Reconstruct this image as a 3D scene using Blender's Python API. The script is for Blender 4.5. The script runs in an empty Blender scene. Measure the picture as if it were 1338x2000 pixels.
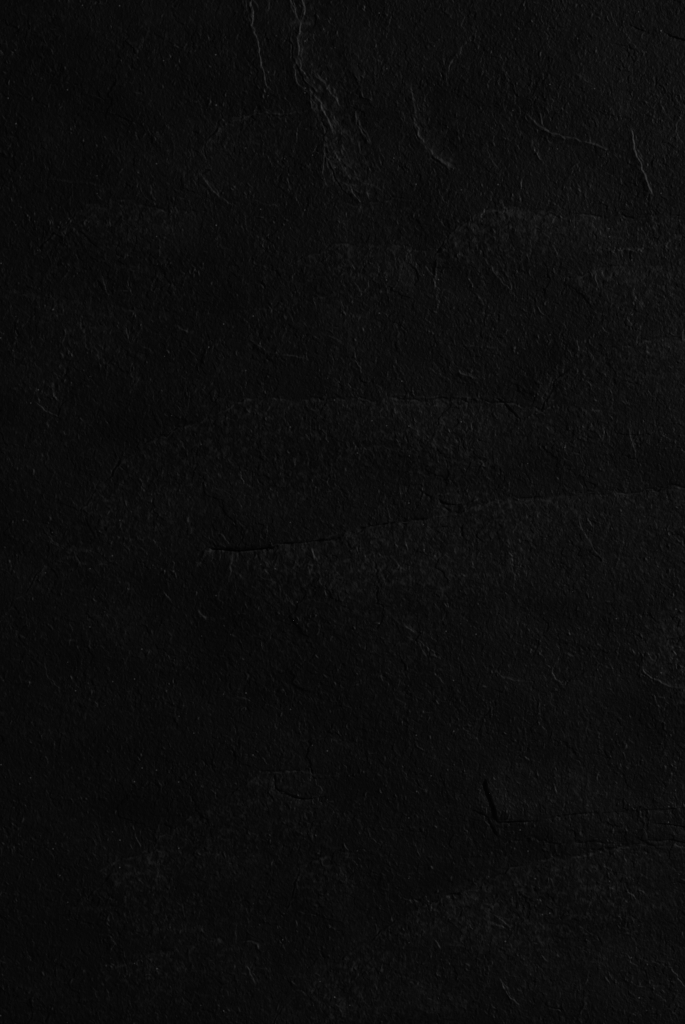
import bpy, math
import numpy as np

# ------------------------------------------------------------------ units
# The slab is laid out in "grain units" (1338 x 2000 across the visible area), 0.3 mm each.
U = 0.0003
FW, FH = 1338.0, 2000.0

scene = bpy.context.scene

# ------------------------------------------------------------------ camera
cam_d = bpy.data.cameras.new("camera")
cam = bpy.data.objects.new("camera", cam_d)
scene.collection.objects.link(cam)
CAM_H = 1.30
cam.location = (0, 0, CAM_H)
cam.rotation_euler = (0, 0, 0)
cam_d.sensor_fit = 'VERTICAL'
cam_d.sensor_height = 36.0
cam_d.lens = 36.0 * CAM_H / (FH * U)
cam_d.clip_start = 0.05
cam_d.clip_end = 50
scene.camera = cam

# ------------------------------------------------------------------ world + lamp
world = bpy.data.worlds.new("World")
scene.world = world
world.use_nodes = True
bg = world.node_tree.nodes["Background"]
bg.inputs[0].default_value = (1.0, 1.0, 1.0, 1)
bg.inputs[1].default_value = 0.034

def area_lamp(name, az, el, dist, size, power, color=(1, 1, 1), aim=(0, 0, 0)):
    d = bpy.data.lights.new(name, 'AREA')
    d.shape = 'RECTANGLE'
    d.size, d.size_y = size
    d.energy = power
    d.color = color
    o = bpy.data.objects.new(name, d)
    scene.collection.objects.link(o)
    a, e = math.radians(az), math.radians(el)
    o.location = (aim[0] + dist * math.cos(e) * math.cos(a), aim[1] + dist * math.cos(e) * math.sin(a), dist * math.sin(e))
    import mathutils
    v = mathutils.Vector(aim) - o.location
    o.rotation_euler = v.to_track_quat('-Z', 'Y').to_euler()
    return o

# softbox standing low to the upper right, raking over the stone
area_lamp("softbox", 20, 18, 3.8, (0.42, 0.32), 47.0, (1.0, 1.0, 1.0), aim=(0.03, -0.05, 0))

scene.view_settings.view_transform = 'Standard'
scene.view_settings.look = 'None'
scene.view_settings.exposure = 0.0
scene.view_settings.gamma = 1.0
scene.view_settings.use_curve_mapping = False
scene.cycles.use_denoising = False
scene.cycles.use_adaptive_sampling = False
scene.cycles.max_bounces = 3

# ------------------------------------------------------------------ height field of the cleft face
PITCH = 0.95
MX = 252.0                                        # stone beyond the frame
gx = np.arange(-MX, FW + MX + 0.1, PITCH)
gy = np.arange(-MX, FH + MX + 0.1, PITCH)         # grows downward over the stone
NX, NY = len(gx), len(gy)
X, Y = np.meshgrid(gx.astype(np.float32), gy.astype(np.float32))
rng = np.random.RandomState(11)

def smooth(t):
    t = np.clip(t, 0, 1)
    return t * t * (3 - 2 * t)

def perlin(x, y, seed):
    """gradient noise, about -1..1"""
    r = np.random.RandomState(seed)
    ang = r.rand(256, 256).astype(np.float32) * 2 * np.pi
    gxx, gyy = np.cos(ang), np.sin(ang)
    xi = np.floor(x).astype(np.int32); yi = np.floor(y).astype(np.int32)
    xf = x - xi; yf = y - yi
    u = xf * xf * xf * (xf * (xf * 6 - 15) + 10)
    v = yf * yf * yf * (yf * (yf * 6 - 15) + 10)
    def g(ix, iy, dx, dy):
        ix = ix & 255; iy = iy & 255
        return gxx[iy, ix] * dx + gyy[iy, ix] * dy
    a = g(xi, yi, xf, yf); b = g(xi + 1, yi, xf - 1, yf)
    c = g(xi, yi + 1, xf, yf - 1); d = g(xi + 1, yi + 1, xf - 1, yf - 1)
    ab = a + u * (b - a); cd = c + u * (d - c)
    return ((ab + v * (cd - ab)) * 1.5).astype(np.float32)

# domain warps: they roughen every line
W1x = perlin(X / 34, Y / 34, 1) * 3.5 + perlin(X / 11, Y / 11, 2) * 1.6
W1y = perlin(X / 34, Y / 34, 3) * 3.5 + perlin(X / 11, Y / 11, 4) * 1.6
W2x = perlin(X / 120, Y / 120, 5) * 22
W2y = perlin(X / 120, Y / 120, 6) * 22

H = np.zeros_like(X)
BLOOM_LIT = 0.13 * smooth(0.5 + 1.1 * perlin(X / 170, Y / 120, 91)) * (1 + .8 * perlin(X / 40, Y / 22, 95))         # layers with a dustier, paler cleavage face, plus painted-in brightness of lamp-facing slopes
FRESH_HILITE = np.zeros_like(X)          # paler broken stone, plus highlights painted along edges that catch the lamp

# broad undulation, drawn out sideways
H += perlin((X + W2x) / 520, (Y + W2y) / 210, 21) * 8.0
H += perlin((X + W2x) / 230, (Y + W2y) / 95, 22) * 2.2

def flakes(x, y, size, sx, sy, tilt, step, seed):
    """cleft flakes: warped cells, each its own slightly tilted flat, with a broken step to the next"""
    r = np.random.RandomState(seed)
    jx = r.rand(256, 256).astype(np.float32); jy = r.rand(256, 256).astype(np.float32)
    tx = (r.randn(256, 256) * tilt).astype(np.float32); ty = (r.randn(256, 256) * tilt).astype(np.float32)
    hh = (r.rand(256, 256) * step).astype(np.float32)
    u, v = x / (size * sx), y / (size * sy)
    ui = np.floor(u).astype(np.int32); vi = np.floor(v).astype(np.int32)
    best = np.full(u.shape, 1e9, np.float32); out = np.zeros_like(u)
    for dj in (-1, 0, 1):
        for di in (-1, 0, 1):
            ci, cj = ui + di, vi + dj
            a_, b_ = cj & 255, ci & 255
            dx = u - (ci + jx[a_, b_]); dy = v - (cj + jy[a_, b_])
            d = dx * dx + dy * dy
            m = d < best
            best = np.where(m, d, best)
            out = np.where(m, dx * size * sx * tx[a_, b_] + dy * size * sy * ty[a_, b_] + hh[a_, b_], out)
    return out
H += flakes(X + W2x + W1x * 4, Y + W2y + W1y * 4, 95, 1.3, .8, .0040, .04, 71)
H += flakes(X + W1x * 3.5, Y + W1y * 3.5, 34, .9, 1.1, .010, .05, 72) * (.2 + 1.2 * smooth(.5 + 1.3 * perlin(X / 150, Y / 120, 74)))
H += flakes(X + W1x * 1.8 + perlin(X / 6, Y / 6, 75) * 2.0, Y + W1y * 1.8 + perlin(X / 6, Y / 6, 76) * 2.0, 13, .8, 1.25, .024, .05, 73) * (.4 + .9 * smooth(.5 + 1.3 * perlin(X / 60, Y / 60, 77)))
H += flakes(X + W1y + perlin(X / 3.5, Y / 3.5, 78), Y + W1x + perlin(X / 3.5, Y / 3.5, 79), 5.5, .85, 1.2, .045, .06, 80)

# thin cleavage sheets: terraces with abrupt broken edges, patchy
def terraces(n, levels, sharp):
    t = n * levels
    f = np.floor(t)
    r = t - f
    return (f + smooth((r - 0.5) * sharp + 0.5)) / levels
n = perlin((X + W2x + W1x * 2) / 250, (Y + W2y + W1y * 2) / 150, 31) + 0.45 * perlin((X + W1x * 2) / 90, (Y + W1y * 2) / 70, 32) + 0.16 * perlin((X + W1x) / 30, (Y + W1y) / 34, 33)
H += (terraces(n, 5, 22) - n) * 5 * 0.09 * smooth(0.5 + 1.4 * perlin(X / 180, Y / 180, 34))
n = perlin((X + W2y + W1x * 2) / 120, (Y + W2x + W1y * 2) / 100, 35) + 0.5 * perlin((X + W1y) / 42, (Y + W1x) / 52, 36)
H += (terraces(n, 6, 9) - n) * 6 * 0.05 * smooth(0.3 + 1.6 * perlin(X / 140, Y / 140, 37))

# fine fibrous relief, longer from top to bottom
patch = 0.55 + 0.75 * smooth(0.5 + 1.2 * perlin(X / 110, Y / 90, 41))
rdg = 1 - np.abs(perlin((X + W1x * 2.2 - 0.25 * Y) / 10, (Y + W1y * 2) / 24, 42)) * 1.6
H += rdg * 0.14 * patch * patch
rdg = 1 - np.abs(perlin((X + W1y * 1.6 - 0.15 * Y) / 6.0, (Y + W1x * 1.2) / 11, 43)) * 1.6
H += rdg * 0.10 * patch
H += perlin((X + W1y) / 7.5, (Y + W1x) / 8, 47) * 0.08 * patch
H += perlin(X / 4.3, Y / 4.8, 44) * 0.12
H += perlin(X / 2.9, Y / 2.9, 45) * 0.14
del rdg, n

# ---- feature lines -------------------------------------------------------
def window(x0, x1, y0, y1):
    i0 = max(0, int((y0 + MX) / PITCH)); i1 = min(NY, int((y1 + MX) / PITCH) + 2)
    j0 = max(0, int((x0 + MX) / PITCH)); j1 = min(NX, int((x1 + MX) / PITCH) + 2)
    return i0, i1, j0, j1

def broken(pts, jag, step=7):
    """a traced line made irregular: subdivided and nudged point by point"""
    out = []
    for a_, b_ in zip(pts[:-1], pts[1:]):
        L = math.hypot(b_[0] - a_[0], b_[1] - a_[1]); n_ = max(1, int(L / step))
        for k_ in range(n_):
            t_ = k_ / n_
            out.append((a_[0] + (b_[0] - a_[0]) * t_ + rng.normal(0, 0.9 * jag), a_[1] + (b_[1] - a_[1]) * t_ + rng.normal(0, 0.9 * jag)))
    out.append(pts[-1])
    return out

def line_field(pts, reach, jag=1.0):
    """signed distance (positive right of travel, seen on the picture plane with y down) and travel fraction"""
    p = np.array(pts, dtype=np.float32)
    i0, i1, j0, j1 = window(p[:, 0].min() - reach, p[:, 0].max() + reach, p[:, 1].min() - reach, p[:, 1].max() + reach)
    x = X[i0:i1, j0:j1] + W1x[i0:i1, j0:j1] * 0.75 * jag
    y = Y[i0:i1, j0:j1] + W1y[i0:i1, j0:j1] * 0.75 * jag
    best = np.full(x.shape, 1e9, np.float32); sd = np.zeros_like(x); tt = np.zeros_like(x)
    seg = np.hypot(*(p[1:] - p[:-1]).T); total = seg.sum(); acc = 0.0
    for k in range(len(p) - 1):
        d = p[k + 1] - p[k]; L2 = (d ** 2).sum() + 1e-6
        rx, ry = x - p[k, 0], y - p[k, 1]
        t = np.clip((rx * d[0] + ry * d[1]) / L2, 0, 1)
        dist = np.hypot(rx - t * d[0], ry - t * d[1])
        m = dist < best
        cr = d[0] * ry - d[1] * rx                  # > 0: to the right of travel (y down)
        best = np.where(m, dist, best)
        sd = np.where(m, np.where(cr >= 0, dist, -dist), sd)
        tt = np.where(m, (acc + t * seg[k]) / total, tt)
        acc += seg[k]
    return (i0, i1, j0, j1), sd, tt, total

def taper(t, total, end=0.22):
    e = min(0.5, max(end, 8.0 / total))
    return smooth(t / e) * smooth((1 - t) / e)

_cnt = [100]
def along(t, total, amt):
    _cnt[0] += 1
    return 1 + amt * perlin(t * total / 17.0, np.zeros_like(t) + 0.37, _cnt[0]) + amt * 0.7 * perlin(t * total / 5.0, np.zeros_like(t) + 0.37, _cnt[0] + 500)

def scarp(pts, h, w=3.0, back=26.0, high='R', rough=0.55, end=0.22, jag=1.0, strand=True):
    """a broken sheet edge: steep riser of width w, then the sheet falls back gently over `back`"""
    if strand and jag > .7 and len(pts) > 3:
        # torn edge: thinner splinters run beside the main break
        n_ = len(pts)
        for q in range(2 + n_ // 4):
            i_ = rng.randint(0, n_ - 2); j_ = min(n_, i_ + rng.randint(2, 5))
            ox, oy = rng.normal(0, 3.2) + 1.0, rng.normal(0, 2.2)
            scarp([(x_ + ox, y_ + oy) for x_, y_ in pts[i_:j_]], h * rng.uniform(.2, .5), 1.8, 5, high, .6, .3, 1.3, False)
    if jag > .7:
        pts = broken(pts, jag)
    sl, s, t, tot = line_field(pts, back * 3.2 + w, jag)
    if high == 'L':
        s = -s
    w = w * 0.62 if w < 4.5 else w
    f = smooth(s / w + 0.5) * np.exp(-np.clip(s, 0, None) / back)
    f = f * smooth((back * 3.2 - np.abs(s)) / back)
    H[sl[0]:sl[1], sl[2]:sl[3]] += 0.62 * h * f * taper(t, tot, end) * (1 + (np.clip(along(t, tot, rough), 0.1, 2) - 1) * np.exp(-np.abs(s) / 7))
    FRESH_HILITE[sl[0]:sl[1], sl[2]:sl[3]] += 0.34 * h ** .7 * np.clip(along(t, tot, .8), .1, 1.8) * np.exp(-((s - .3) / (w * .35 + .9)) ** 2) * smooth(t / .1) * smooth((1 - t) / .1)  # pale line painted to stand in for light caught on the edge

def ridge(pts, h, w=2.2, rough=0.6, end=0.25, jag=1.0):
    if jag > .7:
        pts = broken(pts, jag)
    sl, s, t, tot = line_field(pts, w * 4, jag)
    H[sl[0]:sl[1], sl[2]:sl[3]] += 0.7 * h * np.exp(-(s / w) ** 2) * taper(t, tot, end) * np.clip(along(t, tot, rough), 0, 2)
    if h > 0:
        FRESH_HILITE[sl[0]:sl[1], sl[2]:sl[3]] += 0.5 * h * np.exp(-(s / (w * .7)) ** 2) * smooth(t / .15) * smooth((1 - t) / .15)

def crack(pts, depth, w=2.2, lip=0.0, high='L', rough=0.4, end=0.25, jag=0.8, back=40):
    """a split: sheer wall on the `high` side, floor rising slowly again on the other"""
    rise = 3.5 * w
    sl, s, t, tot = line_field(pts, rise * 3, jag)
    if high == 'L':
        s = -s
    f = -smooth(0.5 - s / 1.6) * np.exp(-np.clip(-s, 0, None) / rise) * smooth((rise * 3 + s) / rise)
    H[sl[0]:sl[1], sl[2]:sl[3]] += depth * f * taper(t, tot, end) * np.clip(along(t, tot, rough), 0.1, 2)
    if lip:
        scarp(pts, lip, 1.8, back, high, rough * 0.6, end, jag)

def pale_patch(x, y, rx, ry, k, rot=0.0):
    i0, i1, j0, j1 = window(x - rx * 2 - ry, x + rx * 2 + ry, y - ry * 2 - rx, y + ry * 2 + rx)
    dx = X[i0:i1, j0:j1] + W2x[i0:i1, j0:j1] * .6 + W1x[i0:i1, j0:j1] * 3 - x; dy = Y[i0:i1, j0:j1] + W2y[i0:i1, j0:j1] * .6 + W1y[i0:i1, j0:j1] * 3 - y
    c_, s_ = math.cos(rot), math.sin(rot)
    r = np.hypot((dx * c_ + dy * s_) / rx, (dy * c_ - dx * s_) / ry)
    BLOOM_LIT[i0:i1, j0:j1] += k * smooth((1.25 - r) / .7)

def lean(pts, h, w, back, high='R', end=0.3, bloom_lit=None):
    """broad slope beginning at the line"""
    pts = broken(pts, 2.0, 26)
    sl, s, t, tot = line_field(pts, back * 3.2 + w, 2.2)
    if high == 'L':
        s = -s
    tn = t
    w = w * 1.0; sp = np.clip(s, 0, None) / w
    f = sp * np.exp(1 - sp) * smooth((back * 1.1 + w - s) / back)           # crisp crease at the line, dying out behind it
    p = np.array(pts, np.float32); seg = np.hypot(*(p[1:] - p[:-1]).T)      # blended travel, so no crease on the far side
    q = np.concatenate([p + 0, (p[1:] + p[:-1]) / 2]); c = np.concatenate([[0], np.cumsum(seg)]) / seg.sum()
    tq = np.concatenate([c, (c[1:] + c[:-1]) / 2])
    xw, yw = X[sl[0]:sl[1], sl[2]:sl[3]], Y[sl[0]:sl[1], sl[2]:sl[3]]
    num = np.zeros_like(xw); den = np.zeros_like(xw)
    for (qx, qy), tk in zip(q, tq):
        wt = 1.0 / ((xw - qx) ** 2 + (yw - qy) ** 2 + 150.0) ** 4 * 1e14
        num += wt * tk; den += wt
    t = num / den
    f = f * smooth(tn / .25) * smooth((1 - tn) / .25)
    H[sl[0]:sl[1], sl[2]:sl[3]] += 0.60 * h * f * smooth(t / .2) * smooth((1 - t) / .2)
    k_ = (0.10 * abs(h) if high == 'R' or h < 0 else 0.0) if bloom_lit is None else bloom_lit  # only lamp-facing slopes get it: their lit tone painted as paleness
    xw = s + 3 * perlin(xw / 9, yw / 9, 90)
    BLOOM_LIT[sl[0]:sl[1], sl[2]:sl[3]] += smooth((w + 3.0 * back - np.abs(xw)) / (2 * back)) * min(1.0 * k_, .36) * smooth(xw / 3 + .5) * np.exp(-np.clip(xw, 0, None) / (.8 * w + 1.0 * back)) * smooth(tn / .22) * smooth((1 - tn) / .22)
    FRESH_HILITE[sl[0]:sl[1], sl[2]:sl[3]] += min(1.5 * k_, .62) * np.exp(-(s / 1.6) ** 2) * np.clip(.6 + 1.3 * perlin(tn * tot / 21, tn * 0 + .4, 92), 0, 1.3) * smooth(tn / .1) * smooth((1 - tn) / .1)
    H[sl[0]:sl[1], sl[2]:sl[3]] += min(1.2 * k_, .5) * (1.2 * np.exp(-(s / 1.8) ** 2) - 2.2 * np.exp(-((s + 3.4) / 2.0) ** 2)) * np.clip(.7 + .9 * perlin(tn * tot / 40, tn * 0 + .4, 93), 0, 1.5) * smooth(tn / .12) * smooth((1 - tn) / .12)

# Lines are traced top to bottom, left to right: travelling down the stone, 'R' is its left side,
# so a sheet that stands high on the 'R' side breaks off towards the lamp and catches its light.

# --- top centre: two long bright breaks
scarp([(489, -30), (492, 0), (494, 30), (495, 58), (503, 80), (508, 105), (511, 130), (517, 150), (522, 168), (532, 180)], 2.4, 2.4, 14, end=0.10)
scarp([(478, -20), (483, 20), (490, 50), (496, 66)], 1.0, 4, 14)
scarp([(524, -20), (525, 10), (522, 32)], 0.9, 5, 14)
scarp([(560, -30), (568, 0), (578, 25), (584, 42), (587, 48)], 2.0, 2.6, 14)
scarp([(590, -30), (591, 0), (593, 18), (589, 45)], 2.2, 2.6, 10)
scarp([(588, 42), (584, 62), (583, 90), (583, 112), (588, 135), (598, 148), (608, 160)], 2.2, 3.0, 14, end=.12)
scarp([(582, 112), (577, 132), (578, 150), (583, 164), (590, 174), (603, 181)], 1.7, 2.4, 9)
scarp([(590, 150), (600, 163), (612, 174), (622, 180)], 1.1, 2.2, 8)
scarp([(603, 176), (607, 190), (609, 208), (613, 217)], 1.8, 2.4, 8)
scarp([(606, 181), (618, 189), (628, 200), (632, 214), (642, 232), (645, 246), (652, 258)], 2.2, 3.0, 12)
scarp([(612, 142), (628, 156), (645, 178), (658, 198), (672, 214)], 1.5, 2.6, 12)
scarp([(600, 140), (612, 155), (632, 176)], 1.0, 2.4, 9)
scarp([(682, 210), (694, 220), (697, 240), (708, 258), (716, 268), (726, 284)], 2.0, 4.0, 14)
scarp([(698, 228), (706, 246), (718, 262), (728, 280)], 1.0, 2.6, 9)
scarp([(652, 290), (658, 302), (667, 314), (680, 324), (690, 334), (696, 346)], 1.8, 2.6, 10)
scarp([(662, 312), (672, 330), (684, 346), (690, 358)], 1.0, 2.4, 8)
scarp([(634, 260), (632, 300), (632, 335), (636, 358), (646, 366)], 1.4, 4.0, 16)
scarp([(664, 354), (680, 361), (694, 369), (706, 376), (728, 378)], 1.5, 2.4, 9)
scarp([(684, 362), (689, 378), (698, 388), (707, 398)], 1.8, 2.6, 9)
ridge([(707, 398), (698, 408), (697, 418)], 1.0, 2.0)
scarp([(740, 308), (744, 320), (751, 327)], 1.2, 2.4, 8)
scarp([(690, 345), (712, 357), (734, 363), (750, 372)], 0.9, 2.6, 8)
for k in range(120):                               # chipped, frayed band between the two
    t = rng.rand(); cx = 600 + 115 * t + rng.uniform(-14, 20 + 34 * t); cy = 130 + 250 * t + rng.uniform(-22, 22)
    L = rng.uniform(7, 26); a = math.radians(rng.uniform(48, 80))
    p = [(cx, cy), (cx + L * .5 * math.cos(a) - 2, cy + L * .5 * math.sin(a)), (cx + L * math.cos(a), cy + L * math.sin(a))]
    scarp(p, rng.uniform(.25, 1.0), 1.9, 6, strand=False)
lean([(560, 20), (575, 110), (605, 190), (635, 270), (660, 350), (700, 400)], -3.4, 55, 45, 'L', .2)
lean([(640, 408), (700, 398), (770, 392), (850, 402)], -3.0, 60, 50, 'R', .3)
for a_ in [(640, 215, 45, 36, .30), (665, 290, 44, 50, .26), (680, 340, 50, 40, .34), (730, 360, 44, 26, .25), (592, 30, 24, 40, .2),
           (1335, 1265, 75, 90, .55), (1010, 1780, 220, 60, .1), (700, 1930, 110, 80, .16), (1110, 1540, 75, 40, .24), (1235, 560, 120, 50, .20), (950, 480, 90, 60, .18), (620, 1110, 130, 60, .18),
           (780, 1110, 110, 70, .20), (860, 310, 44, 20, .2), (940, 970, 110, 26, .16), (1070, 1760, 200, 80, .16), (1180, 300, 150, 90, .12),
           (560, 900, 200, 80, .12), (900, 860, 170, 70, .12)]:
    pale_patch(*a_)
# --- bow right of it
scarp([(806, 160), (806, 182), (809, 205), (813, 222), (818, 234)], 1.6, 3, 14)
scarp([(812, 240), (817, 258), (824, 276), (838, 292), (850, 303), (866, 316), (886, 326), (908, 340)], 1.5, 6, 22, rough=.6)
scarp([(816, 250), (821, 268), (830, 282)], 1.0, 2.4, 9)
scarp([(784, 216), (791, 232)], 1.0, 3, 8)
lean([(800, 200), (815, 260), (850, 310), (900, 345)], -2.6, 28, 50, 'L')
# --- right top streaks
scarp([(1028, 220), (1034, 226), (1042, 237), (1052, 245), (1064, 251), (1074, 257)], 2.0, 2.4, 10)
scarp([(1056, 250), (1072, 257), (1085, 261), (1110, 268), (1128, 273), (1150, 279), (1168, 283), (1192, 289)], 3.0, 3.2, 14, end=.14)
scarp([(1150, 273), (1157, 279)], 1.4, 2, 6)
scarp([(1230, 246), (1234, 262), (1239, 280), (1245, 305), (1254, 328), (1262, 350), (1270, 368), (1280, 384)], 2.8, 3.6, 16, end=.12)
scarp([(1244, 286), (1251, 298), (1258, 310)], .9, 3, 8)
scarp([(1039, 262), (1042, 280), (1050, 300), (1058, 314), (1070, 327)], 1.3, 2.4, 10)
scarp([(1125, 142), (1136, 152), (1146, 160), (1160, 166)], 1.0, 2.4, 9)
scarp([(958, 306), (966, 318), (978, 336)], .9, 2.4, 9)
scarp([(981, 190), (985, 208), (990, 220)], .9, 2.4, 8)
scarp([(1214, 344), (1216, 352), (1215, 360)], 1.3, 2, 6)
ridge([(1228, 163), (1238, 161), (1243, 164)], .9, 2)
crack([(1225, 48), (1245, 54), (1262, 60), (1285, 54)], 1.2, 2.0)
crack([(1292, 60), (1312, 68), (1345, 80), (1380, 92)], 2.2, 2.4, 1.0)
# --- oval left of the break
scarp([(392, 334), (398, 348), (408, 362), (419, 374), (430, 384), (446, 394), (468, 405)], 1.9, 2.4, 14, end=.16)
scarp([(414, 358), (422, 368), (430, 380)], 1.0, 2.6, 8)
ridge([(410, 296), (410, 280), (420, 270), (422, 258), (430, 248), (446, 237), (470, 232), (492, 224), (515, 221), (545, 223), (590, 219), (612, 212)], 1.2, 2.0, .8)
lean([(400, 330), (402, 280), (430, 240), (500, 216), (600, 212)], -1.2, 30, 40, 'R', .3, .3)
scarp([(496, 388), (510, 396), (522, 399), (534, 400), (546, 406)], 1.1, 2.2, 9)
scarp([(560, 344), (563, 356), (568, 370)], 1.2, 3, 8)
scarp([(268, 346), (270, 364), (272, 382)], 1.2, 2.2, 8)
scarp([(294, 360), (297, 378), (301, 391)], 1.1, 2.2, 8)
scarp([(253, 420), (255, 432)], 1.0, 2.2, 6)
scarp([(280, 414), (284, 430)], 0.8, 2.2, 6)
ridge([(490, 427), (500, 426), (518, 427)], 1.3, 1.7); ridge([(519, 427), (519, 438)], 1.0, 1.8)
ridge([(72, 348), (120, 353), (160, 360), (205, 364)], .7, 2.2)
crack([(152, 448), (165, 458), (180, 474), (196, 488)], 1.2, 2.0)
for (x, y) in [(168, 402), (160, 412), (152, 416), (140, 428), (128, 434), (114, 442), (112, 450), (168, 430), (265, 430), (280, 458), (296, 470), (322, 464), (340, 456), (358, 450), (270, 228 / 2), (228, 116), (236, 118), (214, 100), (210, 120)]:
    ridge([(x - 3, y + 1), (x + 3, y - 1)], rng.uniform(.7, 1.2), 2.0)
# --- dark dip and plate at centre right
lean([(540, 535), (600, 500), (650, 484), (720, 478), (790, 484), (850, 500)], 4.0, 50, 70, 'R')
scarp([(868, 480), (862, 488), (856, 497)], 2.0, 5, 12, 'L'); ridge([(866, 483), (857, 498)], 1.4, 2.4, .9)
ridge([(855, 500), (853, 512), (852, 524), (850, 536), (849, 548), (848, 566)], 1.8, 2.0)
for p, h in [([(862, 486), (876, 464), (898, 440), (926, 422), (960, 412), (1000, 418), (1030, 428)], 1.0), ([(868, 492), (884, 470), (904, 452), (930, 436), (960, 428)], .8), ([(880, 480), (905, 466), (928, 456)], .6)]:
    ridge(p, h, 3.6, .9)
ridge([(926, 458), (945, 449), (960, 440), (974, 430)], .9, 1.8, .4)
lean([(850, 560), (852, 500), (880, 450), (930, 412), (1010, 406), (1100, 420)], 3.0, 30, 50, 'R', .2)
scarp([(943, 466), (950, 478), (954, 488)], .9, 2.2, 7)
scarp([(944, 498), (948, 508), (956, 518)], 1.2, 2.2, 7)
scarp([(960, 515), (966, 532), (978, 548), (990, 562), (1006, 578)], 1.3, 2.0, 8)
scarp([(964, 500), (972, 508)], 1.0, 2.2, 6); scarp([(940, 545), (948, 549)], 1.2, 2.2, 6)
ridge([(1064, 468), (1064, 462), (1076, 457), (1092, 457), (1106, 462)], .9, 2.0)
scarp([(1080, 480), (1085, 488), (1092, 500)], 1.6, 2.6, 8)
scarp([(1025, 488), (1032, 500), (1034, 514)], .9, 2.2, 8)
scarp([(1144, 489), (1160, 491), (1178, 488), (1196, 488), (1215, 489), (1238, 488), (1258, 485), (1282, 479), (1304, 474)], 2.0, 2.4, 10, rough=.9)
for k in range(26):
    x = rng.uniform(1150, 1262); ridge([(x - 2, 488 + rng.uniform(-5, 5)), (x + 2, 487 + rng.uniform(-4, 4))], rng.uniform(.5, 1.1), 1.7)
scarp([(1248, 440), (1245, 458), (1243, 476)], 1.0, 3, 10)
scarp([(1296, 476), (1295, 490), (1297, 508)], 1.1, 2.6, 10)
ridge([(1296, 478), (1306, 468), (1325, 460), (1350, 450)], .8, 4)
for p, h in [([(1120, 548), (1140, 537), (1158, 534)], .8), ([(1172, 546), (1186, 541), (1194, 540)], .9), ([(1195, 526), (1204, 540), (1214, 532), (1230, 536)], .7), ([(1250, 520), (1290, 522), (1330, 516)], .7)]:
    ridge(p, h, 2.6, .8)
lean([(1080, 600), (1110, 550), (1170, 530), (1260, 520), (1340, 500), (1420, 490)], 3.6, 26, 80, 'R', .25)
scarp([(1240, 560), (1239, 580), (1250, 592), (1258, 602)], 1.0, 2.4, 9)
scarp([(1176, 636), (1184, 648), (1192, 654)], 1.1, 2.4, 8)
scarp([(669 + 300, 502), (990, 540), (1004, 574)], .9, 2.2, 9)
scarp([(812, 592), (818, 602), (826, 610)], .9, 2.2, 8)
scarp([(692, 548), (700, 560), (708, 578)], .9, 2.2, 8)
# --- left middle
lean([(-60, 560), (60, 575), (160, 592), (300, 612), (420, 612), (540, 600), (680, 570), (820, 572)], 1.5, 60, 90, 'R', .15)
for p, h in [([(130, 640), (129, 655), (124, 668), (121, 682)], 1.1), ([(116, 688), (121, 694), (123, 702)], 1.9), ([(102, 722), (108, 732), (114, 742)], 1.0),
             ([(103, 744), (103, 758), (107, 774), (114, 786)], 1.2), ([(79, 645), (80, 658), (87, 667)], .9), ([(246, 636), (246, 652), (250, 664), (262, 672)], 1.2),
             ([(272, 673), (286, 680), (300, 688)], 1.3), ([(184, 674), (191, 684), (188, 696)], 1.0), ([(256, 725), (260, 738), (258, 750)], .9),
             ([(344, 634), (350, 643), (364, 648), (380, 649)], 1.0), ([(368, 680), (378, 689), (388, 696)], 1.2), ([(490, 670), (508, 676), (516, 682), (524, 690)], 1.1),
             ([(524, 686), (548, 692), (576, 696), (600, 702)], .7), ([(636, 655), (650, 660), (660, 667), (670, 670)], 1.1), ([(178, 776), (190, 788)], .9), ([(30, 756), (31, 762)], 1.0),
             ([(590, 668), (600, 676)], .8), ([(352, 570), (355, 556), (362, 540)], .9), ([(398, 508), (397, 520), (392, 528)], .8), ([(552, 616), (558, 628)], .9), ([(646, 565), (654, 575)], .9),
             ([(536, 886), (540, 900)], .8), ([(535, 845), (541, 856)], 1.0), ([(190, 962), (200, 972), (212, 980)], .9), ([(255, 898), (262, 914)], .9), ([(180, 940), (190, 958)], .8)]:
    scarp(p, h * 1.15, 2.3, 9)
# sheet that begins under a curved line
lean([(-20, 1240), (70, 1130), (150, 1015), (215, 930), (240, 900), (268, 880), (292, 862), (345, 838), (392, 826), (440, 802), (478, 784), (540, 778), (640, 783), (760, 782), (880, 784), (980, 790), (1060, 806), (1120, 840)], 6.5, 75, 110, 'R', .15)
scarp([(345, 840), (378, 831), (408, 816), (440, 802), (470, 786), (500, 779)], .9, 2.6, 30, 'L', .4)
ridge([(268, 880), (290, 866), (304, 862)], .6, 2.6)
lean([(40, 530), (80, 486), (120, 446), (170, 402), (230, 396), (330, 412), (420, 416)], 4.0, 60, 70, 'R', .2)
lean([(860, 492), (900, 440), (960, 414), (1060, 420), (1180, 428), (1345, 420), (1460, 410)], 4.5, 50, 60, 'R', .15)
lean([(1000, 812), (1060, 800), (1085, 744), (1140, 700), (1220, 676), (1345, 660), (1440, 655)], 4.0, 60, 80, 'R', .15)
lean([(120, 1800), (200, 1726), (312, 1640), (400, 1580), (520, 1512), (690, 1510)], 4.0, 80, 80, 'R', .2)
lean([(180, 1900), (310, 1862), (420, 1840), (540, 1845)], 3.0, 60, 70, 'R', .3)
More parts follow.
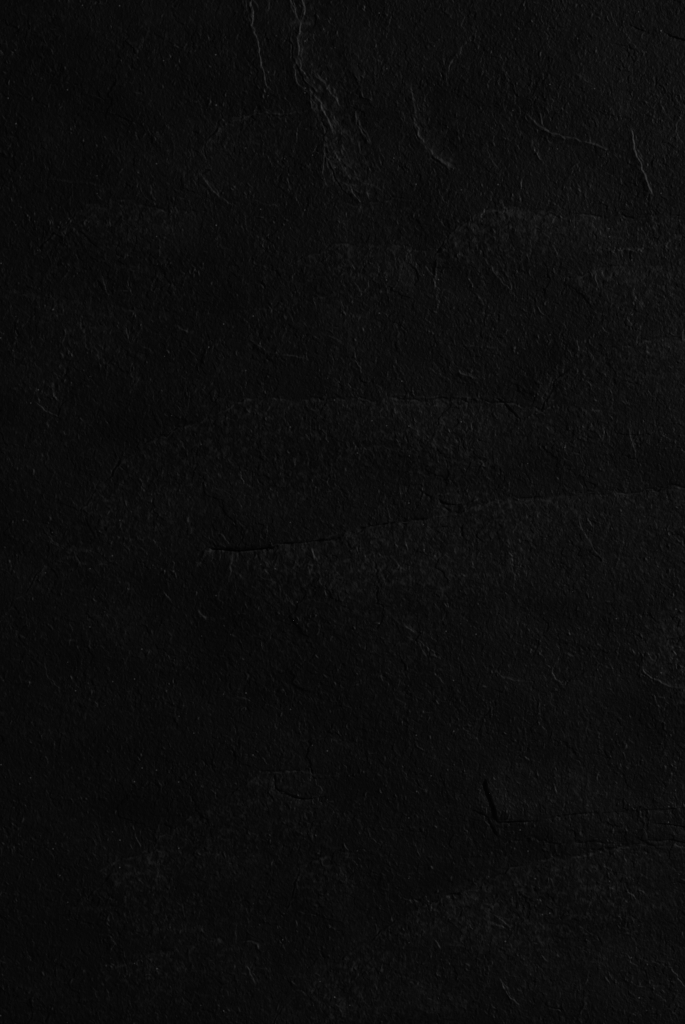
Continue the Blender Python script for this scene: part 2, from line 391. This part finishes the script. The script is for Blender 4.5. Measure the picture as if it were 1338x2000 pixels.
# middle band right of centre
for p, h in [([(735, 796), (750, 780), (766, 772), (800, 768)], .8), ([(760, 790), (800, 792), (860, 794), (930, 792)], .7), ([(800, 776), (860, 774), (910, 778), (962, 772)], .9), ([(770, 742), (782, 740)], .9), ([(840, 792), (852, 792)], 1.2)]:
    ridge(p, h, 2.4, .9)
scarp([(894, 720), (899, 727), (910, 731), (922, 736), (938, 742)], 1.8, 2.2, 9)
ridge([(888, 680), (905, 676), (930, 674), (960, 680), (975, 682)], .7, 2.2)
scarp([(876, 688), (884, 706), (896, 720)], .6, 2.6, 10)
# notch with V
crack([(962, 772), (974, 779), (986, 786), (996, 797), (1008, 810), (1020, 821)], 2.6, 2.0, .8, 'L', back=24)
ridge([(1020, 821), (1034, 814), (1048, 808), (1060, 806), (1070, 798), (1081, 793)], 1.6, 1.9, .9)
for (x, y) in [(1046, 809), (1060, 804), (1030, 816), (1012, 792), (1080, 794)]:
    ridge([(x - 2, y), (x + 3, y - 1)], 1.4, 1.8)
ridge([(1058, 786), (1060, 774), (1066, 762), (1070, 752), (1080, 744)], .9, 2.4, .9)
ridge([(1066, 764), (1068, 772)], 1.6, 2.2); ridge([(1096, 738), (1106, 732), (1112, 726)], 1.3, 2.0); ridge([(1118, 716), (1130, 706), (1142, 700)], .6, 2.6)
lean([(1058, 800), (1062, 765), (1080, 735), (1120, 705), (1160, 670)], 3.2, 16, 60, 'L')
for p, h in [([(1126, 660), (1130, 676), (1134, 690)], 1.1), ([(1134, 722), (1140, 732), (1146, 734)], 1.1), ([(1144, 742), (1152, 750), (1160, 758)], 1.1), ([(1173, 724), (1184, 734), (1198, 742)], 1.1),
             ([(1190, 758), (1198, 770)], .9), ([(1100, 746), (1110, 750), (1116, 756)], .9), ([(1008, 830), (1014, 838)], 1.1), ([(1228, 826), (1230, 850), (1236, 876), (1245, 900)], 1.1), ([(1155, 800), (1172, 806)], .9),
             ([(1214, 780), (1222, 788), (1228, 780)], 1.4), ([(1010, 880), (1018, 876)], .5)]:
    scarp(p, h, 2.4, 9)
ridge([(1130, 884), (1134, 885)], 1.6, 2.2)
# --- the long crack
crack([(402, 1068), (420, 1071), (445, 1073), (470, 1074), (500, 1071), (528, 1069), (545, 1063)], 6.4, 3.2, .9, 'L', end=.14, jag=.5)
crack([(530, 1069), (548, 1062), (566, 1059), (590, 1060), (612, 1056), (640, 1055), (658, 1050), (672, 1043)], 2.8, 3.0, .6, 'L', end=.12, jag=.6)
crack([(655, 1052), (676, 1042), (690, 1036), (720, 1028), (748, 1023), (778, 1019), (800, 1017)], 2.4, 2.2, .6, 'L', end=.12, jag=.5)
crack([(790, 1018), (820, 1015), (850, 1012), (884, 1008), (905, 1000)], 1.2, 1.8, .3, 'L', jag=.5)
crack([(780, 1020), (796, 1024)], 2.0, 1.8); crack([(830, 1030), (850, 1030), (878, 1028)], 1.8, 1.9)
scarp([(470, 1074), (540, 1066), (610, 1057), (680, 1040), (760, 1021)], 1.0, 3, 30, 'L', .2, .3)
lean([(396, 1070), (470, 1078), (560, 1068), (640, 1060), (720, 1032), (820, 1018), (900, 1002), (950, 980), (1040, 976), (1110, 985)], 7.0, 110, 90, 'R', .2)
for p, h in [([(456, 1078), (455, 1096), (450, 1114), (447, 1130), (445, 1148)], 1.5), ([(432, 1142), (428, 1158), (429, 1172)], 1.0), ([(608, 1068), (613, 1080), (613, 1096)], 2.2), ([(602, 1100), (604, 1114), (606, 1126)], 1.5),
             ([(622, 1100), (624, 1116), (627, 1128)], 1.3), ([(624, 1130), (626, 1138), (630, 1145)], 2.0), ([(554, 1154), (562, 1166), (570, 1176), (578, 1184)], 1.0), ([(536, 1105), (544, 1114)], 1.2), ([(466, 1118), (474, 1130)], 1.0),
             ([(414, 1082), (416, 1094)], 1.0), ([(92, 1044), (102, 1056), (114, 1064), (126, 1067)], 1.2), ([(140, 1072), (148, 1086), (154, 1098), (160, 1108)], 1.2), ([(316, 1156), (326, 1166), (337, 1182)], 1.2),
             ([(388, 1192), (393, 1202), (402, 1207), (420, 1210)], 1.2), ([(690, 1052), (704, 1064), (706, 1078)], 1.0), ([(712, 1080), (713, 1094), (716, 1104)], 1.3), ([(790, 1048), (794, 1064), (797, 1080)], 1.3), ([(829, 1060), (830, 1084)], 1.2),
             ([(770, 1090), (780, 1104), (790, 1112)], 1.1), ([(798, 1094), (806, 1104)], .9), ([(904, 1120), (910, 1125)], 1.5), ([(430, 1042), (440, 1054), (450, 1062)], 1.4), ([(428, 1036), (434, 1052)], .9), ([(462, 1012), (470, 1024), (476, 1030)], 1.2),
             ([(546, 1148), (550, 1158)], 1.0), ([(644, 1030), (650, 1024)], .8), ([(158, 1000), (166, 1010)], 1.2), ([(228, 1132), (234, 1138)], .9), ([(610, 1164), (618, 1176)], 1.2)]:
    scarp(p, h, 2.4, 9)
ridge([(400, 1072), (396, 1084), (392, 1096)], 1.4, 3.0); ridge([(388, 1098), (386, 1110)], 1.3, 3.2); ridge([(413, 1074), (398, 1080), (396, 1092)], .8, 2.4)
ridge([(600, 1102), (612, 1104)], 1.5, 2.2); ridge([(420, 1209), (445, 1204), (462, 1199), (492, 1198)], .8, 2.4, .9)
# bright lip above the crack, right of centre
ridge([(902, 992), (912, 985), (922, 980), (932, 975), (938, 972)], 1.7, 2.2, .8)
ridge([(850, 967), (866, 966), (880, 962)], 1.3, 2.0); ridge([(788, 928), (800, 922), (830, 926)], .8, 2.0)
crack([(824, 962), (840, 968), (848, 972)], 2.4, 2.2); crack([(852, 972), (868, 982), (890, 986), (906, 982)], 2.6, 2.4, 1.0, 'L')
crack([(866, 990), (884, 998)], 2.2, 2.4)
ridge([(800, 968), (806, 962), (816, 966)], .8, 2.0)
crack([(903, 1022), (903, 1040), (905, 1054)], 2.0, 2.0); crack([(972, 1024), (982, 1030)], 1.5, 2.0)
lean([(900, 1010), (960, 985), (1050, 975), (1110, 968), (1180, 965), (1250, 960), (1345, 952), (1450, 946)], 5.0, 60, 80, 'R', .15)
crack([(1060, 974), (1110, 968), (1180, 964), (1260, 959), (1345, 953)], .9, 2.0, .4, 'L')
for p, h in [([(1132, 996), (1130, 1016), (1138, 1038), (1150, 1056), (1166, 1078), (1178, 1092)], 1.1), ([(1142, 1044), (1156, 1060)], .9)]:
    scarp(p, h, 2.8, 10)
# --- lower middle
for p, h in [([(784, 1212), (792, 1220), (802, 1230), (812, 1236)], 1.5), ([(820, 1254), (824, 1268), (830, 1282), (836, 1287)], 1.4), ([(790, 1240), (806, 1248), (820, 1256)], .9), ([(845, 1312), (856, 1324), (870, 1337)], 1.5),
             ([(848, 1354), (860, 1368)], 1.0), ([(966, 1306), (980, 1320), (998, 1328), (1022, 1331)], 1.3), ([(976, 1270), (990, 1282)], 1.0), ([(905, 1250), (902, 1262)], .8), ([(968, 1130), (978, 1150)], 1.0), ([(905, 1120), (912, 1126)], 1.2),
             ([(1100, 1274), (1110, 1277), (1120, 1281), (1134, 1280)], 1.5), ([(1262, 1272), (1268, 1284), (1280, 1292)], 1.6), ([(1250, 1298), (1258, 1308), (1268, 1318), (1280, 1326), (1292, 1334), (1304, 1340)], 2.0),
             ([(1296, 1336), (1312, 1341), (1345, 1345)], 1.5), ([(1274, 1354), (1280, 1368), (1290, 1384)], 1.3), ([(1204, 1316), (1214, 1321)], 1.1), ([(1126, 1374), (1133, 1380)], 1.2), ([(1062, 1322), (1068, 1332)], 1.1),
             ([(1154, 1226), (1160, 1231)], 1.0), ([(1262, 1222), (1272, 1234)], .9), ([(455, 1390 - 30), (480, 1365), (500, 1376)], .8), ([(415, 1354), (440, 1360), (470, 1372)], .7), ([(574, 1325), (586, 1336)], .9), ([(620, 1338), (630, 1344)], .9),
             ([(392, 1376), (400, 1390)], .9), ([(320, 1408), (326, 1416)], .8), ([(250, 1440), (255, 1446)], 1.0), ([(570, 1312), (578, 1320)], .8), ([(590, 1420), (604, 1436)], .8)]:
    scarp(p, h, 2.4, 9)
ridge([(834, 1286), (846, 1280), (862, 1286)], 1.0, 2.2); ridge([(1156, 1262), (1166, 1259), (1176, 1262)], 1.3, 2.0); ridge([(1134, 1280), (1142, 1276)], 1.0, 2.0)
ridge([(934, 1344), (944, 1342), (954, 1343)], 1.9, 2.2); ridge([(1310, 1376), (1320, 1372), (1345, 1374)], 1.2, 3.6, .9)
lean([(1235, 1190), (1245, 1260), (1262, 1310), (1300, 1342), (1400, 1350)], -3, 70, 60, 'L', .2, .15)
for k in range(16):
    x, y = rng.uniform(940, 962), rng.uniform(1365, 1430); ridge([(x, y), (x + 1, y + 5)], rng.uniform(.5, 1.2), 1.8)
for x, y in [(1158, 1303), (1164, 1306), (1168, 1304), (1030, 1392), (1150, 1392), (930, 1388)]:
    ridge([(x, y), (x + 3, y + 2)], 1.2, 2.0)
# --- the angular notch near the bottom
scarp([(946, 1516), (950, 1530), (954, 1545), (960, 1560), (966, 1576), (970, 1592), (975, 1605)], 5.0, 2.0, 34, 'L', .15, .16, .5)
scarp([(970, 1600), (976, 1604), (1000, 1603), (1020, 1603), (1055, 1601)], 3.0, 2.0, 26, 'L', .15, .3, .5)
crack([(947, 1518), (953, 1540), (962, 1564), (968, 1588), (973, 1604), (990, 1604), (1008, 1603)], 2.6, 2.0, end=.15, jag=.5)
ridge([(974, 1603), (990, 1606), (1010, 1605), (1035, 1605), (1060, 1602)], -3.4, 2.6, .3, .3, .5)
ridge([(1050, 1603), (1090, 1594), (1130, 1590), (1175, 1586)], -1.8, 2.2, .6, .3, .6)
ridge([(1000, 1642), (1040, 1637), (1090, 1646), (1160, 1645), (1210, 1650), (1280, 1642), (1345, 1646)], -1.0, 2.2, 1.2, .2, 1.2)
ridge([(405, 1069), (440, 1073), (480, 1074), (520, 1071), (548, 1063)], -5.0, 3.4, .3, .3, .4)
ridge([(540, 1065), (580, 1060), (640, 1055), (668, 1047)], -3.2, 2.8, .4, .25, .4)
ridge([(660, 1049), (700, 1034), (750, 1024), (800, 1018), (860, 1011)], -2.2, 2.0, .5, .25, .5)
crack([(912, 1580), (930, 1583), (944, 1588), (955, 1596), (959, 1608), (966, 1620), (974, 1632), (984, 1638)], 2.0, 2.0, 1.0, 'L', jag=.5)
crack([(1050, 1602), (1084, 1592), (1126, 1589), (1180, 1586), (1240, 1584), (1300, 1580), (1345, 1576)], .7, 1.9, .5, 'L', jag=.8)
crack([(1004, 1641), (1018, 1640), (1036, 1636)], 2.6, 2.0, .8, 'L', jag=.5)
for p, d in [([(1062, 1645), (1086, 1645), (1098, 1646)], 1.6), ([(1118, 1645), (1140, 1645), (1165, 1643)], 2.6), ([(1148, 1659), (1172, 1658), (1200, 1654)], 2.6), ([(1084, 1590), (1096, 1594), (1110, 1590), (1126, 1588)], 2.0), ([(1136, 1587), (1150, 1586), (1170, 1582)], 1.4),
             ([(1268, 1606), (1300, 1608), (1322, 1612), (1350, 1618)], 2.2), ([(1282, 1642), (1310, 1640), (1350, 1646)], 2.4), ([(1274, 1586), (1300, 1582), (1345, 1576)], 2.2), ([(1180, 1626), (1220, 1624), (1260, 1616)], 1.6), ([(1210, 1652), (1240, 1648), (1270, 1652)], 1.6),
             ([(896, 1548), (912, 1550)], 1.6), ([(1110, 1502), (1120, 1500)], 1.0)]:
    crack(p, d * .9, 1.8, .5, 'L', jag=.6)
lean([(470, 2110), (545, 1985), (600, 1932), (660, 1884), (720, 1842), (780, 1802), (820, 1777), (850, 1762), (900, 1744), (950, 1728), (1000, 1700), (1060, 1682), (1140, 1672), (1220, 1658), (1345, 1652), (1450, 1650)], 8.0, 100, 100, 'R', .12)
scarp([(800, 1790), (850, 1761), (880, 1749), (905, 1742), (950, 1726)], 1.0, 2.2, 30, 'L')
crack([(872, 1750), (884, 1746), (900, 1742)], 2.6, 2.2, jag=.5)
ridge([(876, 1752), (880, 1752)], 2.0, 1.8); ridge([(898, 1745), (902, 1744)], 1.6, 1.8)
for k in range(12):
    x = rng.uniform(900, 945); y = 1748 - (x - 900) * .4 + rng.uniform(-3, 4); ridge([(x, y), (x + 3, y - 1)], rng.uniform(.5, 1.1), 1.8)
for p, h in [([(811, 1756), (814, 1760), (817, 1764)], 1.7), ([(958, 1800), (968, 1804), (978, 1810), (992, 1816)], 1.4), ([(838, 1796), (842, 1810)], .8), ([(844, 1830), (852, 1838), (858, 1850), (862, 1856)], 1.4), ([(780, 1740), (784, 1756)], .7),
             ([(974, 1908), (980, 1924), (990, 1936), (998, 1948), (1010, 1958), (1022, 1965)], 2.1), ([(980, 1918), (990, 1928), (996, 1938)], 1.0), ([(1056, 1864), (1064, 1872), (1074, 1880)], 1.4), ([(998, 1842), (1001, 1852)], 1.1), ([(1008, 1860), (1015, 1867)], 1.1),
             ([(705, 1935), (711, 1950), (722, 1967)], 1.1), ([(1094, 1930), (1096, 1950)], .8), ([(1056, 1936), (1068, 1943)], 1.2), ([(1128, 1806), (1140, 1814)], 1.1), ([(1234, 1900), (1236, 1916), (1244, 1924), (1262, 1926)], .9),
             ([(988, 1672), (991, 1692)], 1.2), ([(1080, 1528), (1087, 1540), (1090, 1552)], 1.5), ([(1178, 1542), (1184, 1552), (1182, 1562)], 1.4), ([(1166, 1540), (1170, 1548)], 1.0), ([(480, 1884), (487, 1896), (494, 1910), (503, 1922)], 1.5),
             ([(460, 1800), (462, 1822), (463, 1846)], .9), ([(309, 1700), (310, 1710)], 1.2), ([(35, 1772), (38, 1786)], 1.2), ([(240, 1782), (248, 1792)], 1.0), ([(266, 1806), (274, 1818)], 1.0), ([(300, 1662), (304, 1648), (302, 1632)], .8), ([(470, 1764), (474, 1771)], .9),
             ([(576, 1776), (596, 1784), (620, 1790)], .8), ([(392, 1828), (400, 1834)], .9), ([(740, 1812), (738, 1830)], .8), ([(632, 1602), (640, 1606)], .9), ([(745, 1612), (752, 1622)], .8), ([(704, 1640), (712, 1660), (724, 1668)], .8), ([(646, 1940), (662, 1952)], .9), ([(0, 1922), (12, 1936)], .7)]:
    scarp(p, h, 2.4, 9)
ridge([(872, 1847), (888, 1846), (912, 1848)], .9, 2.2); ridge([(1150, 1945), (1140, 1962), (1132, 1980), (1126, 1992)], 1.0, 2.4, .8); ridge([(820, 1775), (814, 1788)], 1.2, 2.6)
ridge([(1262, 1926), (1300, 1928), (1345, 1932)], .6, 2.8, .9); ridge([(982, 1585), (990, 1586)], 1.6, 3.4); ridge([(1130, 1670), (1138, 1672), (1145, 1676)], 1.3, 3.2)
ridge([(500, 1930), (506, 1934)], .9, 2.2); ridge([(190, 1890), (215, 1888), (260, 1878), (300, 1868), (325, 1862)], .7, 2.6, .9); ridge([(340, 1780), (372, 1770), (400, 1756)], .6, 2.6)
ridge([(316, 1596), (308, 1620), (302, 1640)], .6, 2.2); ridge([(176, 1716), (190, 1704), (232, 1682)], .6, 3.0)
crack([(538, 1508), (538, 1522), (538, 1535), (545, 1543), (556, 1548)], 2.2, 1.9, jag=.4)
crack([(545, 1543), (558, 1547), (572, 1552), (584, 1558), (600, 1560), (620, 1557), (650, 1553)], 3.4, 2.0, .8, 'L', jag=.4)
crack([(544, 1546), (552, 1550), (562, 1548)], 1.6, 1.8, jag=.4)
for x, y in [(681, 1515), (690, 1514), (710, 1507), (580, 1551), (786, 1497), (207, 1889), (216, 1888), (62, 1678), (36, 1532)]:
    ridge([(x - 1.5, y + .5), (x + 2, y)], 2.2, 1.9)
lean([(556, 1800), (572, 1740), (590, 1700), (640, 1672), (720, 1660)], 4.0, 60, 70, 'R', .2)
lean([(180, 1720), (240, 1680), (320, 1660)], 3.5, 50, 60, 'R', .3)
ridge([(580, 1700), (590, 1692), (615, 1684), (640, 1674)], .6, 2.6, .8)

# ---- thousands of tiny flake edges, hair-fine
def stamp(cx, cy, L, ang, curv, h, w, back):
    R = L * 0.5 + back * 2 + 2
    i0, i1, j0, j1 = window(cx - R, cx + R, cy - R, cy + R)
    if i1 - i0 < 3 or j1 - j0 < 3:
        return
    x = X[i0:i1, j0:j1] - cx + W1x[i0:i1, j0:j1]; y = Y[i0:i1, j0:j1] - cy + W1y[i0:i1, j0:j1]
    ca, sa = math.cos(ang), math.sin(ang)
    u = x * ca + y * sa
    s = (-x * sa + y * ca) - curv * u * u / L
    f = smooth(s / w + .5) * np.exp(-np.clip(s, 0, None) / back) * smooth((back * 2.4 - s) / back)
    f = f * np.clip(1 - (2 * u / L) ** 2, 0, 1)
    H[i0:i1, j0:j1] += h * f * .6
    FRESH_HILITE[i0:i1, j0:j1] += .34 * h * np.exp(-(s / (w * .5 + .5)) ** 2) * np.clip(1 - (2 * u / L) ** 2, 0, 1)  # pale hairline painted in place of lit relief
clump = perlin(X / 70, Y / 60, 61)
def clump_at(x, y):
    return clump[min(NY - 1, max(0, int((y + MX) / PITCH))), min(NX - 1, max(0, int((x + MX) / PITCH)))]
N = 0
while N < 42000:
    cx, cy = rng.uniform(-MX, FW + MX), rng.uniform(-MX, FH + MX)
    if rng.rand() > 0.45 + 0.8 * clump_at(cx, cy):
        continue
    N += 1
    L = 4 + rng.gamma(1.6, 4.0)
    ang = math.radians(rng.normal(80, 34) if rng.rand() < .75 else rng.normal(-6, 16))
    h = min(2.0, 0.12 + rng.gamma(0.75, 0.34))
    stamp(cx, cy, L, ang, rng.uniform(-.6, .6), h, rng.uniform(0.9, 1.8), rng.uniform(2, 5))

N = 0
while N < 1500:                                    # small chips struck off the sheet edges, in clusters
    cx, cy = rng.uniform(-MX, FW + MX), rng.uniform(-MX, FH + MX)
    if rng.rand() > 0.25 + 1.3 * clump_at(cx * .7 + 300, cy * .7 + 200):
        continue
    N += 1
    stamp(cx, cy, rng.uniform(4, 12), rng.uniform(.6, 2.2), rng.uniform(-.7, .7), rng.uniform(1.1, 3.0), rng.uniform(1.2, 2.0), rng.uniform(2, 4))

# paler torn edges and faces, with painted highlights and lit-slope brightness mixed in
gyy_, gxx_ = np.gradient(H, PITCH)
steep = np.hypot(gxx_, gyy_)
wear_lit = (smooth((steep - 0.45) / 1.1) * 0.7 + FRESH_HILITE + BLOOM_LIT * np.clip(.35 + 1.3 * perlin((X + W1x) / 4.2, (Y + W1y) / 7, 82) + .8 * perlin(X / 15, Y / 19, 83), 0, 2)) * (0.25 + 1.2 * smooth(0.5 + 1.3 * perlin(X / 13, Y / 13, 81)))
wear_lit = np.clip(wear_lit, 0, 1).astype(np.float32)
del gyy_, gxx_, steep

# ------------------------------------------------------------------ slab mesh
def pick(g, lo, hi):
    """every grid line over the visible part, every fourth beyond it"""
    idx = [k for k in range(len(g)) if (lo - 12 <= g[k] <= hi + 12) or k % 4 == 0 or k == len(g) - 1]
    return np.array(idx)
ix, iy = pick(gx, 0, FW), pick(gy, 0, FH)
Hs = H[np.ix_(iy, ix)]
Hs = Hs - np.median(Hs)
# rounded arris at the sawn outer edge
ex = np.minimum(gx[ix] - gx[0], gx[-1] - gx[ix])[None, :]; ey = np.minimum(gy[iy] - gy[0], gy[-1] - gy[iy])[:, None]
Hs = Hs - 9 * np.clip(1 - np.minimum(ex, ey) / 9.0, 0, 1) ** 2
nx, ny = len(ix), len(iy)
PX = (gx[ix] - FW / 2) * U
PY = -(gy[iy] - FH / 2) * U
co = np.empty((ny, nx, 3), np.float32)
co[..., 0] = PX[None, :]; co[..., 1] = PY[:, None]; co[..., 2] = Hs * U
THICK = -0.014
top_n = nx * ny
# border loop (counter-clockwise seen from above), copied down for the sides
idx = np.arange(top_n).reshape(ny, nx)
loop = np.concatenate([idx[::1, 0], idx[-1, 1:], idx[-2::-1, -1], idx[0, -2:0:-1]])
low = co.reshape(-1, 3)[loop].copy(); low[:, 2] = THICK
verts = np.concatenate([co.reshape(-1, 3), low])
a = idx[:-1, :-1].ravel(); b = idx[1:, :-1].ravel(); c = idx[1:, 1:].ravel(); d = idx[:-1, 1:].ravel()
quads = np.stack([a, b, c, d], 1)
m = len(loop); k = np.arange(m); kn = (k + 1) % m
side = np.stack([loop[k], top_n + k, top_n + kn, loop[kn]], 1)
side = side[:, ::-1][:, [3, 2, 1, 0]]
faces_q = np.concatenate([quads, side])
nq = len(faces_q)
me = bpy.data.meshes.new("slate_slab")
me.vertices.add(len(verts)); me.vertices.foreach_set("co", verts.ravel())
me.loops.add(nq * 4 + m)
me.loops.foreach_set("vertex_index", np.concatenate([faces_q.ravel(), (top_n + k)[::-1]]).astype(np.int32))
me.polygons.add(nq + 1)
me.polygons.foreach_set("loop_start", np.concatenate([np.arange(nq) * 4, [nq * 4]]).astype(np.int32))
sm = np.zeros(nq + 1, bool); sm[:len(quads)] = True
me.polygons.foreach_set("use_smooth", sm)
att = me.attributes.new("fresh_break_hilite", 'FLOAT', 'POINT')
att.data.foreach_set("value", np.concatenate([wear_lit[np.ix_(iy, ix)].ravel(), np.zeros(m, np.float32)]).astype(np.float32))
me.update(calc_edges=True)
me.validate()

# ------------------------------------------------------------------ slate material
mat = bpy.data.materials.new("black_slate"); mat.use_nodes = True
nt = mat.node_tree; N_ = nt.nodes; Lk = nt.links
bsdf = N_["Principled BSDF"]
tc = N_.new("ShaderNodeTexCoord")
def noise(scale, detail=4, rough=.6, stretch=(1, 1, 1), dist=0.0):
    mp = N_.new("ShaderNodeMapping"); mp.inputs["Scale"].default_value = stretch
    Lk.new(tc.outputs["Object"], mp.inputs[0])
    t = N_.new("ShaderNodeTexNoise"); t.inputs["Scale"].default_value = scale
    t.inputs["Detail"].default_value = detail; t.inputs["Roughness"].default_value = rough
    t.inputs["Distortion"].default_value = dist
    Lk.new(mp.outputs[0], t.inputs["Vector"]); return t
def ramp(src, stops):
    r = N_.new("ShaderNodeValToRGB"); e = r.color_ramp.elements
    while len(e) < len(stops): e.new(.5)
    for i, (p, v) in enumerate(stops):
        e[i].position = p; e[i].color = (v[0], v[1], v[2], 1)
    Lk.new(src, r.inputs[0]); return r
mott = noise(26, 6, .62, (1, 1.5, 1), .6)
base = ramp(mott.outputs["Fac"], [(.32, (.0088,) * 3), (.55, (.0115,) * 3), (.72, (.0145,) * 3)])
# scattered mica and quartz grains, paler mineral in the stone
vor = N_.new("ShaderNodeTexVoronoi"); vor.inputs["Scale"].default_value = 230
Lk.new(tc.outputs["Object"], vor.inputs["Vector"])
near = N_.new("ShaderNodeMath"); near.operation = 'LESS_THAN'; near.inputs[1].default_value = .09
Lk.new(vor.outputs["Distance"], near.inputs[0])
sep = N_.new("ShaderNodeSeparateColor"); Lk.new(vor.outputs["Color"], sep.inputs[0])
rare = N_.new("ShaderNodeMath"); rare.operation = 'GREATER_THAN'; rare.inputs[1].default_value = .92
Lk.new(sep.outputs[0], rare.inputs[0])
fl = N_.new("ShaderNodeMath"); fl.operation = 'MULTIPLY'
Lk.new(near.outputs[0], fl.inputs[0]); Lk.new(rare.outputs[0], fl.inputs[1])
mix = N_.new("ShaderNodeMix"); mix.data_type = 'RGBA'
at = N_.new("ShaderNodeAttribute"); at.attribute_name = "fresh_break_hilite"
mx = N_.new("ShaderNodeMix"); mx.data_type = 'RGBA'
Lk.new(at.outputs["Fac"], mx.inputs["Factor"]); Lk.new(base.outputs[0], mx.inputs["A"]); mx.inputs["B"].default_value = (.055, .055, .055, 1)
Lk.new(fl.outputs[0], mix.inputs["Factor"]); Lk.new(mx.outputs["Result"], mix.inputs["A"])
mix.inputs["B"].default_value = (.26, .26, .26, 1)
Lk.new(mix.outputs["Result"], bsdf.inputs["Base Color"])
rg = noise(60, 4, .6)
rr = ramp(rg.outputs["Fac"], [(.3, (.44,) * 3), (.7, (.60,) * 3)])
Lk.new(rr.outputs[0], bsdf.inputs["Roughness"])
bsdf.inputs["Specular IOR Level"].default_value = .30
g1 = noise(1300, 2, .7, (1.15, .85, 1), .8)
bump = N_.new("ShaderNodeBump"); bump.inputs["Strength"].default_value = 1.0; bump.inputs["Distance"].default_value = .00017
Lk.new(g1.outputs["Fac"], bump.inputs["Height"]); Lk.new(bump.outputs[0], bsdf.inputs["Normal"])
me.materials.append(mat)


slab = bpy.data.objects.new("slate_slab", me)
scene.collection.objects.link(slab)
slab["label"] = "flat black slate slab with rough cleft face, fine pale edges and long dark crack"
slab["kind"] = "thing"
slab["category"] = "stone slab"
